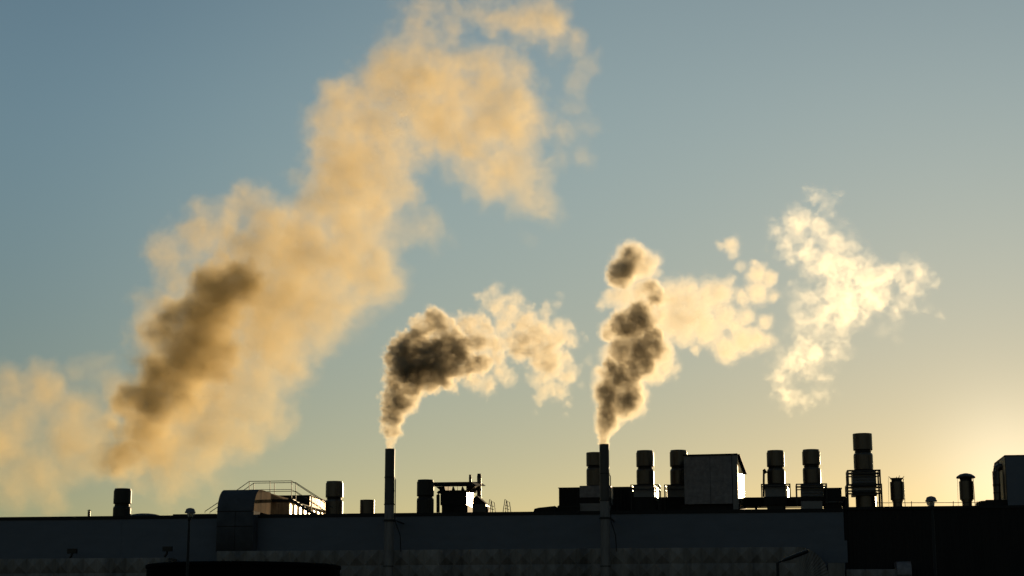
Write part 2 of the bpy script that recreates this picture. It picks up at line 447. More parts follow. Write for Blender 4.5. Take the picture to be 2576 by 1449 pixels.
def frame(t, x0, x1, ytop, ybot, Y, dep, bars=(0.0, 0.13), wd=.09):
    a, b = P(x0, (ytop + ybot) / 2, Y - dep / 2), P(x1, (ytop + ybot) / 2, Y - dep / 2)
    za, zb = P((x0 + x1) / 2, ytop, Y - dep / 2).z, P((x0 + x1) / 2, ybot, Y - dep / 2).z
    for xx in (a.x, b.x - wd):
        for yy in (Y - dep / 2, Y + dep / 2 - wd):
            MB().box(xx, xx + wd, yy, yy + wd, zb, za - wd * 1.01).build('leg', M_steel, t)
    r = MB()
    for f in bars:
        z = za - wd - (za - zb) * f * 1.0 - (0.02 if f else 0)
        hh = wd if not f else wd * .8
        r.box(a.x, b.x, Y - dep / 2 - .003, Y - dep / 2 + wd, z, z + hh)
        r.box(a.x, b.x, Y + dep / 2 - wd, Y + dep / 2 + .003, z, z + hh)
        r.box(a.x - .003, a.x + wd, Y - dep / 2 + wd, Y + dep / 2 - wd, z, z + hh)
        r.box(b.x - wd, b.x + .003, Y - dep / 2 + wd, Y + dep / 2 - wd, z, z + hh)
    r.build('frame_rails', M_steel, t)
    return za, zb

vent('roof_vent', 'dark two-drum vent standing alone beside the low roof dome', 285.5, 330, 1229.3, 1267.5, 1274, 1302, 4, m=M_steel)
vent('roof_vent', 'two-drum vent at the foot of the crossover stair, its edge glowing', 819, 863, 1210.8, 1251.5, 1257.5, 1293, 5)
vent('roof_vent', 'black two-drum vent touching the flared hood of the filter unit', 1048.5, 1091.5, 1207, 1248, 1253, 1288, 5, m=M_steel)
# plain short drum
x0, x1, Y = 905.6, 942, 5.0
px = 924; c = P(px, 1275, Y); r = (x1 - x0) / 2 * S(px, 1275, Y); zt = P(px, 1258, Y).z
t = thing('short_vent', 'short plain drum vent between the stair and the chimney', 'roof vent', (c.x, Y, ZD))
MB().lathe(c.x, Y, [(ZD, r), (zt, r), (zt, r * .93), (zt - .4, r * .92), (zt - .4, .01)], 48, False).build('drum', M_zinc, t)
MB().lathe(c.x, Y, [(ZD, r * 1.06), (ZD + .1, r * 1.06), (ZD + .12, r)], 48, False).build('base_flange', M_steel, t)

# vents on housings
t, cx, r, z0 = vent('roof_vent', 'two-drum vent half hidden behind the taller chimney on a pale box', 1475, 1519, 1138.6, 1172.5, 1178, 1221.6, 6.5, 'two-drum vents on housings', False)
housing(t, 1458, 1536, 1221.6, 1251, 6.5, 2.2, M_box)
housing(t, 1460, 1536, 1251.2, 1266, 6.5, 2.0, M_dark, name='plinth')
housing(t, 1458, 1530, 1266.2, 1289, 6.5, 2.15, M_grey, name='base_housing')
t, cx, r, z0 = vent('roof_vent', 'two-drum vent in a steel frame between the tall chimney and the pale box house', 1600.8, 1644.8, 1133.5, 1174, 1180.5, 1218.4, 6.5, 'two-drum vents on housings')
housing(t, 1594, 1645.5, 1219, 1250, 6.5, 1.7, M_grey)
housing(t, 1590, 1650, 1250.2, 1289, 6.5, 1.8, M_dark, name='plinth')
frame(t, 1586, 1658.6, 1218.6, 1290, 6.5, 2.4)
def glint(t, px, ya, yb, Y, L=2.0, ang=5.0):
    """An added bare metal plate, turned a little to catch the sun as an edge glint."""
    a, b = P(px, ya, Y), P(px, yb, Y)
    dx = L * math.tan(R(ang))
    pl = MB().add([(a.x, Y, b.z), (a.x + dx, Y + L, b.z), (a.x + dx, Y + L, a.z), (a.x, Y, a.z)], [(0, 1, 2, 3)])
    pl.add([(a.x - .03, Y, b.z), (a.x + dx - .03, Y + L, b.z), (a.x + dx - .03, Y + L, a.z), (a.x - .03, Y, a.z)], [(3, 2, 1, 0)])
    pl.add([(a.x - .03, Y, b.z), (a.x, Y, b.z), (a.x, Y, a.z), (a.x - .03, Y, a.z)], [(0, 1, 2, 3)])
    pl.build('glint_plate', M_shine, t)  # no real vent part, added only for the glint
glint(t, 1649, 1223, 1249, 5.7, 1.8, 3.5)
t, cx, r, z0 = vent('roof_vent', 'two-drum vent tucked behind the left side of the pale box house', 1685.4, 1729.3, 1132.5, 1173.5, 1180, 1218.4, 8.5, 'two-drum vents on housings')
housing(t, 1679, 1732, 1219, 1250, 8.5, 1.7, M_grey)
housing(t, 1675, 1736, 1250.2, 1289, 8.5, 1.8, M_dark, name='plinth')
frame(t, 1671, 1744, 1218.6, 1290, 8.5, 2.4)

t, cx, r, z0 = vent('roof_vent', 'two-drum vent with a bent exhaust pipe at its side, right of the box house', 1929.5, 1973.5, 1133.3, 1174, 1180, 1216.6, 7, 'two-drum vents on housings')
housing(t, 1924, 1977.5, 1217, 1249, 7, 1.7, M_grey)
housing(t, 1922, 1979, 1249.2, 1270, 7, 1.9, M_dark, name='plinth')
housing(t, 1930, 1972, 1270.2, 1289, 7, 1.5, M_steel, name='base_housing')
frame(t, 1914.6, 1989, 1216.8, 1250, 7, 2.3)
glint(t, 1978.5, 1222, 1249, 6.2, 2.2)
b = MB()
b.tube([P(1921, 1250, 6.6), P(1921.5, 1183, 6.6)], .085, 10)
b.tube([P(1921, 1181, 6.6), P(1927.5, 1190, 6.6)], .12, 10)
b.tube([P(1925, 1188, 6.6), P(1933, 1188, 6.6)], .06, 8)
b.build('side_pipe', M_steel, t)
t, cx, r, z0 = vent('roof_vent', 'two-drum vent on a striped louvred housing with a small dark cabinet at its foot', 2019, 2063.6, 1131, 1169.5, 1177, 1215.4, 7, 'two-drum vents on housings')
housing(t, 2015, 2071.5, 1216, 1249.5, 7, 1.7, M_grey, True)
housing(t, 2014, 2073, 1249.7, 1260, 7, 1.8, M_dark, name='plinth')
housing(t, 2016, 2069, 1260.2, 1289, 7, 1.75, M_grey, name='base_housing')
frame(t, 2003, 2081.5, 1216.2, 1268, 7, 2.3)
glint(t, 2073, 1222, 1229, 6.4, 1.5)
# the tall one
t, cx, r, z0 = vent('roof_vent', 'tallest two-drum vent, raised on a louvred housing and wide frame', 2146.8, 2194.8, 1091, 1132.5, 1140.5, 1181, 7, 'two-drum vents on housings', False)
housing(t, 2144, 2204, 1182, 1216, 7, 1.85, M_grey, True)
housing(t, 2143, 2205.5, 1216.2, 1224, 7, 2.0, M_steel, name='mount_beam')
housing(t, 2145, 2203.5, 1224.2, 1238, 7, 1.8, M_grey, name='lower_housing')
housing(t, 2144, 2206.5, 1238.2, 1246, 7, 1.9, M_steel, name='collar')
frame(t, 2131.5, 2216, 1181.5, 1218, 7, 2.4, (0.0, .2), .12)
frame(t, 2130.5, 2220.5, 1217, 1289, 7, 2.7, (0.0, .2), .14)
cc = P(2178, 1260, 7); rr = 25.5 * S(2178, 1260, 7); zc = P(2178, 1246.3, 6.2).z
MB().lathe(cc.x, 7, [(ZD, rr), (zc, rr * .98)], 48).build('lower_duct', M_zinc, t)
glint(t, 2202, 1247.5, 1274, 6.2, 1.8)

# slim vents with guy wires
def slim(label, x0, x1, yt, yn, yb, ybase, Y, cap):
    px = (x0 + x1) / 2; c = P(px, 1235, Y); s = S(px, 1235, Y); r = (x1 - x0) / 2 * s
    Z = lambda y: P(px, y, Y).z
    t = thing('wind_vent', label, 'roof vent', (c.x, Y, ZD), 'slim wired roof vents')
    MB().lathe(c.x, Y, [(ZD, r * .7), (Z(ybase), r * .7), (Z(ybase), r * .82), (Z(yb) , r * .82)], 32, False).build('base_pipe', M_zinc, t)
    MB().lathe(c.x, Y, [(Z(yb), .01), (Z(yb), r), (Z(yn), r), (Z(yn), .01)], 40, False).build('drum', M_zinc, t)
    if cap:
        MB().lathe(c.x, Y, [(Z(yn), r * .86), (Z(yn - 5), r * .86), (Z(yn - 8), r * .92), (Z(yn - 10), r * .8)], 32, False).build('neck', M_steel, t)
        R_ = r * 1.38
        zc0, zc1 = Z(1203), Z(yt)
        MB().lathe(c.x, Y, [(zc0, .01), (zc0, R_ * .97), (zc0 + .08, R_), (zc0 + (zc1 - zc0) * .45, R_ * .88), (zc0 + (zc1 - zc0) * .8, R_ * .6), (zc1, R_ * .15), (zc1, .01)], 40, False).build('mushroom_cap', M_zinc, t)
    else:
        MB().lathe(c.x, Y, [(Z(yn), r * .78), (Z(yn - 6), r * .78), (Z(yn - 6), r * .85), (Z(yn - 8), r * .78), (Z(yt + 2), r * .95), (Z(yt), r * .95), (Z(yt), .01)], 32, False).build('neck', M_steel, t)
        for a in (-1.25, 0.15, 1.5, 3.1):
            MB().tube([(c.x + r * .7 * math.cos(a), Y + r * .7 * math.sin(a), Z(yt)), (c.x + r * 1.0 * math.cos(a), Y + r * math.sin(a), Z(yt - 1.5)), (c.x + r * 1.15 * math.cos(a), Y + r * 1.15 * math.sin(a), Z(yt - 5))], .025, 6).build('spike', M_steel, t)
    zt = Z(yn - 11)
    for dx, th in ((-1.25, .012), (.95, .03)):
        MB().tube([(c.x + dx * r, Y - .3, zt), (c.x + dx * r * 1.12, Y - .45, ZD)], th, 6).build('guy_wire', M_steel, t)
slim('slim drum vent with spiked top and thin guy wires', 2240, 2273.5, 1203, 1212.5, 1257.5, 1262, 7, False)
slim('slim drum vent under a mushroom cap against the bright sky', 2414, 2448.5, 1190.5, 1211, 1257, 1261, 7, True)

# ------------------------------------------------------------------ chimneys
def chimney(label, xa, xb, yt, y1, y2, rail):
    Y = -3.3; px = (xa + xb) / 2
    c = P(px, 1200, Y); r = (xb - xa) / 2 * S(px, 1200, Y)
    Z = lambda y: P(px, y, Y - r).z
    zt, z1 = Z(yt), Z(y1)
    t = thing('chimney', label, 'chimney', (c.x, Y, 0))
    MB().lathe(c.x, Y, [(z1, r), (zt, r), (zt, r * .9), (zt - .6, r * .88), (zt - .6, .01)], 48, False).build('upper_flue', M_chim, t)
    MB().lathe(c.x, Y, [(0, r * .985), (z1, r * .985)], 48, False).build('lower_flue', M_chim2, t)
    cl = [z1, Z(y1 - 68)]
    for z in cl: MB().lathe(c.x, Y, [(z - .03, r), (z - .03, r * 1.11), (z + .03, r * 1.11), (z + .03, r)], 48, False).build('flange', M_steel, t)
    zb = Z(y2)
    b = MB().lathe(c.x, Y, [(zb - .08, r * .98), (zb - .08, r * 1.12), (zb + .08, r * 1.12), (zb + .08, r * .98)], 40, False)
    for sx in (-1, 1): b.box(c.x + sx * r * 1.1 - .05, c.x + sx * r * 1.1 + .05, Y, -0.02, zb - .05, zb + .05)
    b.build('wall_bracket', M_steel, t)
    zb = Z(1424)
    MB().lathe(c.x, Y, [(zb - .03, r), (zb - .03, r * 1.1), (zb + .03, r * 1.1), (zb + .03, r)], 40, False).build('flange', M_steel, t)
    zr = Z(rail)
    x = c.x + r * 1.22
    p = MB()
    p.tube([(c.x + r * .9, Y, zr), (x - .05, Y, zr), (x, Y, zr - .08), (x, Y, Z(1309)), (x + .02, Y, Z(1312)), (x + .28, Y + .6, Z(1345)), (x + .33, Y + .7, Z(1386))], .035, 8)
    p.tube([(c.x + r * .9, Y, zr - .9), (x, Y, zr - .9)], .03, 6)
    p.build('sampling_pipe', M_steel, t)
    return t
chimney('slender black chimney whose smoke bends away, near the short drum vent', 968, 992.6, 1128, 1268, 1309, 1203.5)
chimney('slender black chimney in front of the long penthouse with a rising smoke column', 1508.7, 1532.8, 1116.5, 1259, 1303, 1194)

# ------------------------------------------------------------------ filter unit with flared hood
Y = 8.0
def X(px, yy=1240, Y_=None): return P(px, yy, Y if Y_ is None else Y_).x
def Zp(py, px=1145, Y_=None): return P(px, py, Y if Y_ is None else Y_).z
t = thing('filter_unit', 'black filter unit with a flared hood and slotted windows below its brim', 'filter unit', (X(1145), Y + 1.5, ZD))
D = 3.0
MB().box(X(1108), X(1174), Y, Y + D, Zp(1270), Zp(1233.2)).build('body', M_dark, t)
MB().box(X(1111), X(1176), Y + .1, Y + D - .1, ZD, Zp(1270.2)).build('base', M_dark, t)
xr = X(1174)
sf = MB().add([(xr + .004, Y, Zp(1270)), (xr + .06, Y + D, Zp(1270)), (xr + .06, Y + D, Zp(1233.2)), (xr + .004, Y, Zp(1233.2))], [(0, 1, 2, 3)])
sf.add([(xr - .02, Y, Zp(1270)), (xr + .06, Y + D, Zp(1270)), (xr - .02, Y + D, Zp(1270))], [(0, 1, 2)])
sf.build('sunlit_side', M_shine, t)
h = MB()
zt, zm, zl = Zp(1212.6), Zp(1222.5), Zp(1232.8)
a0, a1, b0, b1 = X(1089), X(1188), X(1096), X(1200)
h.prism([(a0, zt), (a1, zt), (X(1203), zm + .02), (X(1200), zm - .03), (X(1096), zm - .03), (X(1091), zt - .1)], Y - .8, Y + D + .8)
h.v = [(x, y, z + (y - Y) * .085) for x, y, z in h.v]
h.build('hood', M_dark, t)
for (u0, u1, v0, v1) in ((1096, 1117.5, 1106.5, 1120), (1172.5, 1194, 1172.5, 1183.5)):
    g = MB().prism([(X(u0), zm - .04), (X(u1), zm - .04), (X(v1), zl), (X(v0), zl)], Y + .05, Y + D - .1)
    g.v = [(x, y, z + (y - Y) * .085 * (z > zl + .05)) for x, y, z in g.v]
    g.build('flare', M_dark, t)
for (u0, u1, v0, v1) in ((1126, 1127.5, 1126, 1127.5), (1138, 1140.5, 1135.5, 1144), (1150, 1151, 1150, 1151), (1161.5, 1163.5, 1159, 1168)):
    MB().prism([(X(u0), zm - .04), (X(u1), zm - .04), (X(v1), zl), (X(v0), zl)], Y + .1, Y + .22).build('window_brace', M_dark, t)
b = MB()
b.tube([P(1102, 1289, Y), P(1102, 1245, Y), P(1102.5, 1240.5, Y), P(1104.5, 1238, Y), P(1109, 1237.5, Y)], .14, 12)
b.build('side_pipe', M_steel, t)
for lab, xa, xb, yt, yb, Yp in (('thin flue just clearing the flared hood of the filter unit', 1179.5, 1186, 1194, 1290, 12.5), ('tall slim steel flue standing out of the small gabled hopper', 1200, 1211, 1191.7, 1290, 10.5)):
    px = (xa + xb) / 2; c = P(px, 1220, Yp); r = (xb - xa) / 2 * S(px, 1220, Yp)
    t = thing('flue_pipe', lab, 'flue', (c.x, Yp, ZD))
    z = P(px, yt, Yp).z
    MB().lathe(c.x, Yp, [(ZD, r), (z - .35, r)], 24, False).build('pipe', M_zinc, t)
    MB().lathe(c.x, Yp, [(z - .35, r * 1.06), (z - .06, r * .9), (z, r * .88), (z - .05, r * .7), (z - .3, .01)], 24, False).build('tip', M_steel, t)
Yh = 8.5
t = thing('gabled_hopper', 'small gabled black hopper beside the filter unit', 'hopper', (P(1206, 1270, Yh).x, Yh, ZD))
XX = lambda px: P(px, 1268, Yh).x
ZZ = lambda py: P(1206, py, Yh).z
MB().prism([(XX(1189), ZZ(1267.5)), (XX(1189), ZZ(1255)), (XX(1198.7), ZZ(1246)), (XX(1223), ZZ(1267.5))], Yh, Yh + 2).build('gable', M_dark, t)
MB().box(XX(1188.6), XX(1222), Yh + .05, Yh + 1.9, ZD, ZZ(1267.8)).build('base', M_chim, t)
MB().box(XX(1222) + .004, XX(1226), Yh + .2, Yh + 1.5, ZD, ZZ(1274)).build('side_box', M_dark, t)

# parapet ladders
lad = None
for i, (xm, lab) in enumerate(((1237, 'hooped ladder handrails at the roof edge, the pair next to the gabled hopper'), (1275.5, 'hooped ladder handrails at the roof edge, the pair farther from the gabled hopper'))):
    c = P(xm, 1286, 0.5)
    if lad is None:
        lad = thing('access_ladder', lab, 'ladder', (c.x, .5, ZR - .1), 'ladder handrails at the roof edge')
        s = S(xm, 1270, .5)
        for dy, k in ((-.35, -1), (.25, 1)):
            off = .0 if k < 0 else .22
            b = MB()
            for q in (0, 1):
                dx = q * .24 + off * .3
                pass
            zb, zt = c.z - .12, c.z + 29 * s - (0.0 if k < 0 else .10)
            x0 = c.x - 8.5 * s + (0 if k < 0 else 9 * s)
            if k < 0:
                b.tube([(x0, .5 + dy, zb), (x0 + 5.2 * s, .5 + dy, zt), (x0 + 9.8 * s, .5 + dy, zt - 4 * s), (x0 + 12.5 * s, .5 + dy, zb)], .03, 6)
            else:
                b.tube([(x0 - 5.5 * s, .5 + dy, zb), (x0 - 3.2 * s, .5 + dy, zt), (x0 + 4.5 * s, .5 + dy, zt - 3 * s), (x0 + 8.2 * s, .5 + dy, zb)], .03, 6)
            b.build('handrail', M_steel, lad)
        r_ = MB()
        for zz in (.18, .42): r_.tube([(c.x - 3.5 * s, .15, c.z + zz), (c.x + 4 * s, .75, c.z + zz - .05)], .022, 6)
        r_.build('rung', M_steel, lad)
        first = c
    else:
        o = lad.copy(); col.objects.link(o); o.location = (c.x, .5, ZR - .1); o['label'] = lab
        for ch in list(lad.children):
            d = ch.copy(); col.objects.link(d); d.parent = o

# ------------------------------------------------------------------ long penthouse and low roofs
Y = 12.0
t = thing('long_penthouse', 'long dark brown corrugated penthouse behind the tall chimney', 'penthouse', (X(1500), Y, ZD))
x0, x1 = X(1406), X(1592); zt = Zp(1225.5, 1500)
MB().corr((x0, Y), (x1, Y), (0, -1), ZD, zt - .12, .3, .05).build('wall', M_dark, t)
MB().box(x0, x1, Y + .01, Y + 8, ZD, zt - .05).build('body', M_dark, t)
MB().box(x0 - .06, x1 + .06, Y - .1, Y + 8.1, zt - .045, zt).build('roof', M_cope, t)
MB().box(x1 + .07, X(1724), Y + .3, Y + 4, ZD, Zp(1250, 1650)).build('low_wing', M_dark, t)
Y = 5.0
t = thing('sloped_roof_hatch', 'low sloping roof cover at the foot of the long penthouse', 'roof cover', (X(1370), Y, ZD))
MB().prism([(X(1336), ZD), (X(1344), Zp(1280, 1344)), (X(1355), Zp(1277, 1355)), (X(1396), Zp(1272.6, 1396)), (X(1397), Zp(1274, 1397)), (X(1397), ZD)], Y, Y + 3).build('cover', M_roof, t)
t = thing('flat_roof_cover', 'flat raised roof cover in front of the long penthouse', 'roof cover', (X(1440), 4, ZD))
MB().prism([(X(1401), ZD), (X(1402), Zp(1273, 1402)), (X(1408), Zp(1270, 1408)), (X(1457), Zp(1267, 1457)), (X(1457), ZD)], Y, Y + 2.5).build('cover', M_roof, t)
MB().box(X(1402), X(1456), Y - .03, Y - .004, Zp(1275.5, 1430), Zp(1274, 1430)).build('edge_strip', M_steel, t)

# ------------------------------------------------------------------ pale box house
th = R(-5.0)
Y = 4.0
pa, pb = P(1721, 1200, Y), P(1842.5, 1200, Y)
hx = pb.x - pa.x; pd = 5.6
ztp, zbt = P(1780, 1147, Y).z, P(1780, 1268, Y).z
t = thing('box_house', 'pale spotted metal box house with one end blazing in the low sun', 'plant house', (pa.x, Y, zbt))
def bx(b, m, name):
    o = b.build(name, m, None, (0, 0, 0)); o.parent = t; return o
post = .42
MB_ = MB().box(0, hx - .02, 0, pd, 0, ztp - zbt)
bx(MB_, M_box, 'body')
MB_ = MB().box(hx * .545 - .012, hx * .545 + .012, -.012, -.003, 0, ztp - zbt)
bx(MB_, M_cope, 'panel_joint')
MB_ = MB().box(hx + .03, hx + post, -.02, .5, -.45, ztp - zbt - .01)
bx(MB_, M_grey, 'corner_post')
MB_ = MB().box(hx + .03, hx + post - .06, .5, pd, -.1, ztp - zbt - .9).add([(hx + post - .06 , .52, ztp - zbt - .02), (hx + post - .06, .52, -.1), (hx + post - .06, pd, -.1), (hx + post - .06, pd, ztp - zbt - .9)], [(0, 1, 2, 3)])
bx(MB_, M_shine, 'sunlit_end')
zr = ztp - zbt
MB_ = MB().box(-.06, hx + post + .04, -.08, .55, zr, zr + .12)
MB_.prism_x([(.55, zr + .12), (.55, zr + .002), (pd + .2, zr - .95), (pd + .2, zr - .83)], hx - .3, hx + post + .16)
MB_.box(-.06, hx - .3, .55, pd + .1, zr, zr + .1)
bx(MB_, M_cope, 'roof')
MB_ = MB()
MB_.tube([(-.25, .4, zr - 1.0), (-.25, .4, zr - 1.75), (-.02, .4, zr - 1.8)], .05, 8).tube([(-.02, .4, zr - .9), (-.25, .4, zr - 1.0)], .05, 8).tube([(-.12, .4, zr - .75), (-.12, .4, zr - 1.78)], .04, 8)
bx(MB_, M_steel, 'side_pipe')
MB_ = MB().box(-.3, hx + .5, .3, pd, -.62, -.005)
bx(MB_, M_dark, 'plinth')
t.rotation_euler.z = th
t2 = thing('roof_plinth', 'black raised plinth under the pale box house', 'plinth', (X(1790), 6, ZD))
MB().box(X(1722), X(1857), Y + .6, Y + 6, ZD, zbt - .63).build('deck', M_dark, t2)

# low duct run on legs
Y = 9.5
t = thing('low_duct_run', 'low dark duct run on short legs linking the framed vents', 'air duct', (X(1990), Y, ZD))
zt, zb = Zp(1250, 1990), Zp(1272.5, 1990)
MB().box(X(1868), X(2125), Y, Y + 1.2, zb, zt).build('duct_body', M_dark, t)
for px in (1873, 1901, 1934, 1972, 2022, 2075, 2122): MB().box(X(px) - .1, X(px) + .1, Y + .2, Y + .9, ZD, zb - .002).build('leg', M_steel, t)
MB().tube([P(1868, 1277.5, Y - .3), P(2125, 1277, Y - .3)], .04, 6).build('conduit', M_steel, t)
t = thing('dark_cabinet', 'small dark louvred cabinet at the foot of the louvred two-drum vent', 'cabinet', (P(2095, 1250, 6).x, 6, ZD))
Y = 6.0
MB().box(X(2073.5), X(2117), Y, Y + 1.6, Zp(1262, 2095), Zp(1229.5, 2095)).build('body', M_dark, t)
MB().box(X(2072.5), X(2118.5), Y - .05, Y + 1.65, Zp(1231, 2095) + .04, Zp(1229, 2095) + .06).build('lid', M_cope, t)
MB().box(X(2075), X(2119), Y - .05, Y + 1.5, Zp(1263.5, 2095), Zp(1262.2, 2095)).build('base_rail', M_grey, t)
MB().box(X(2076), X(2117), Y + .1, Y + 1.5, ZD, Zp(1263.7, 2095)).build('plinth', M_dark, t)
t = thing('junction_box', 'tiny dark junction box between the dark cabinet and the tallest vent frame', 'junction box', (P(2125, 1260, 6).x, 6, ZD))
MB().box(X(2120.5), X(2129), Y, Y + .5, Zp(1258, 2125), Zp(1249.5, 2125)).build('box', M_steel, t)
MB().box(X(2125.5), X(2128.5), Y + .1, Y + .4, ZD, Zp(1258.2, 2125)).build('post', M_steel, t)

# guard rail
Y = 3.0
t = thing('guard_rail', 'thin single guard rail along the annexe roof edge', 'guard rail', (X(2330), Y, ZD))
MB().tube([P(2206, 1265, Y), P(2461, 1264.3, Y)], .025, 6).build('rail', M_steel, t)
for px in (2206.5, 2293, 2398, 2458): MB().tube([P(px, 1261, Y), P(px, 1279, Y)], .03, 6).build('post', M_steel, t)

# ------------------------------------------------------------------ right plant tower
Y = 3.0
t = thing('plant_tower', 'dark plant tower with a slanting shoulder at the picture edge', 'plant tower', (X(2560), Y, ZD))
xa, xb = X(2534), X(2660)
MB().box(xa, xb, Y, Y + 6, ZA + .05, Zp(1147, 2560)).build('body', M_clad, t)
MB().box(xa - .05, xb, Y - .06, Y + 6.1, Zp(1147, 2560), Zp(1144.5, 2560)).build('roof', M_cope, t)
MB().corr((xa - .01, Y + .1), (xa - .01, Y + 6), (-1, 0), ZA + .05, Zp(1148, 2560), .42, .05).build('corrugated_side', M_zinc, t)
MB().prism([(xa - .06, Zp(1147, 2540)), (X(2524, 1160, 5), Zp(1151, 2530)), (X(2512, 1160, 5), Zp(1172, 2515)), (X(2512, 1160, 5), Zp(1176, 2515)), (xa - .06, Zp(1176, 2540))], Y + 3.2, Y + 6).build('shoulder', M_dark, t)
MB().box(X(2514, 1200, 6), xa - .07, Y + 3.3, Y + 6, ZA + .05, Zp(1176.3, 2525)).build('shoulder_wall', M_dark, t)
t = thing('elbow_duct', 'round-shouldered vertical duct hugging the plant tower and hiding the sun', 'air duct', (X(2506), 5, ZD))
c = P(2506.5, 1210, 5.0); r = 9 * S(2506, 1210, 5)
MB().tube([(c.x, 5, ZA), (c.x, 5, P(2506, 1186, 5).z), (c.x + .06, 5, P(2506, 1178, 5).z), (c.x + .25, 5, P(2506, 1174.5, 5).z), (c.x + .9, 5, P(2506, 1174, 5).z)], r, 20).build('duct', M_zinc, t)
for py in (1219, 1222, 1240): MB().lathe(c.x, 5, [(P(2506, py, 5).z - .03, r), (P(2506, py, 5).z - .03, r * 1.08), (P(2506, py, 5).z + .03, r * 1.08), (P(2506, py, 5).z + .03, r)], 24, False).build('band', M_steel, t)
MB().tube([P(2511, 1173, 5), P(2509.5, 1158, 5)], .02, 6).build('spike', M_steel, t)
t = thing('roof_block', 'low stepped dark block between the mushroom-capped vent and the plant tower', 'roof block', (X(2485), 4, ZD))
Y = 3.5
MB().prism([(X(2461), ZD), (X(2461), Zp(1261.5, 2461)), (X(2470), Zp(1261), ) if False else (X(2470), Zp(1259.5, 2470)), (X(2478), Zp(1259.5, 2478)), (X(2480), Zp(1257.3, 2480)), (X(2535), Zp(1257, 2535)), (X(2535), ZD)], Y, Y + 2).build('block', M_dark, t)

# small things along the left roof
Y = 2.0
t = thing('roof_hatch', 'flat low roof hatch near the left end of the roof', 'roof hatch', (X(108), Y, ZD))
MB().box(X(60), X(152), Y, Y + 1.6, ZD, Zp(1303.5, 108)).build('kerb', M_grey, t)
MB().box(X(57), X(160), Y - .08, Y + 1.7, Zp(1303.5, 108) + .002, Zp(1301.6, 108)).build('lid', M_cope, t)
t = thing('capped_pipe', 'tiny capped vent pipe between the roof hatch and the lone dark vent', 'vent pipe', (X(224), Y, ZD))
c = P(224, 1292, Y); r = 3.5 * S(224, 1292, Y); z = Zp(1286, 224)
MB().lathe(c.x, Y, [(ZD, r), (z, r)], 20, False).build('pipe', M_zinc, t)
MB().lathe(c.x, Y, [(z + .05, r * 1.6), (z + .14, .01)], 20, False).lathe(c.x, Y, [(z - .02, r * .5), (z + .06, r * .5)], 8, False).build('cap', M_steel, t)
t = thing('roof_dome', 'low domed rooflight at the foot of the lone dark vent', 'rooflight', (X(352), 5, ZD))
Y = 5
c = P(351, 1297, Y); r = 40 * S(351, 1297, Y); zt = Zp(1289, 351); zk = Zp(1296.5, 351)
MB().lathe(c.x, Y + r, [(zk, r)] + [(zk + (zt - zk) * math.sin(math.pi / 2 * i / 8), r * math.cos(math.pi / 2 * i / 8) + .001) for i in range(1, 9)], 40, False).build('dome', M_steel, t)
MB().lathe(c.x, Y + r, [(ZD, r * 1.2), (zk - .04, r * 1.2), (zk, r * 1.05)], 40, False).build('kerb', M_cope, t)
Y = .36
MB().box(X(437), X(545), .36, .9, ZD, Zp(1293, 490)).build('parapet_block', M_cope)
tag(bpy.data.objects['parapet_block'], 'raised black parapet block beside the stair foot left of the barrel-topped duct', 'parapet')

# ------------------------------------------------------------------ floodlights on the left duct
fl = None
for xm, ym, lab in ((182, 1386.5, 'small square floodlight on a bracket, far left above the diamond duct'), (421.5, 1381, 'small square floodlight on a bracket at the left duct\'s end')):
    c = P(xm, ym, -1.6)
    if fl is None:
        fl = thing('floodlight', lab, 'floodlight', c, 'floodlights above the left duct')
        s = S(xm, ym, -1.6)
        MB().box(c.x - 12 * s, c.x + 12 * s, c.y - .12, c.y + .12, c.z - 6 * s, c.z + 6 * s).build('housing', M_steel, fl)
        MB().tube([(c.x, c.y, c.z - 5 * s), (c.x - 2 * s, c.y, c.z - 12 * s), (c.x - 7 * s, c.y, c.z - 20 * s)], .09, 8).build('bracket', M_steel, fl)
        MB().box(c.x - 10 * s, c.x + 10 * s, c.y - .13, c.y - .122, c.z - 4.5 * s, c.z + 4.5 * s).build('glass', M_steel, fl)
    else:
        o = fl.copy(); col.objects.link(o); o.location = c; o['label'] = lab
        for ch in list(fl.children):
            d = ch.copy(); col.objects.link(d); d.parent = o

# ------------------------------------------------------------------ round tank in front
Y = -28.0
c = P(614, 1430, Y); r = 244 * S(614, 1430, Y) * .985; zt = P(614, 1420.5, Y - r * 0).z
zt = P(614, 1421, Y + 0).z
t = thing('storage_tank', 'big black round tank whose curved rim cuts across the lower left', 'tank', (c.x, Y, 0))
MB().lathe(c.x, Y, [(0, r), (zt - .25, r)], 96, False).build('shell', M_tank, t)
MB().lathe(c.x, Y, [(zt - .25, r), (zt - .25, r * 1.012), (zt - .08, r * 1.012), (zt - .02, r * .99), (zt - .02, .01)], 96, False).build('rim', M_tank, t)

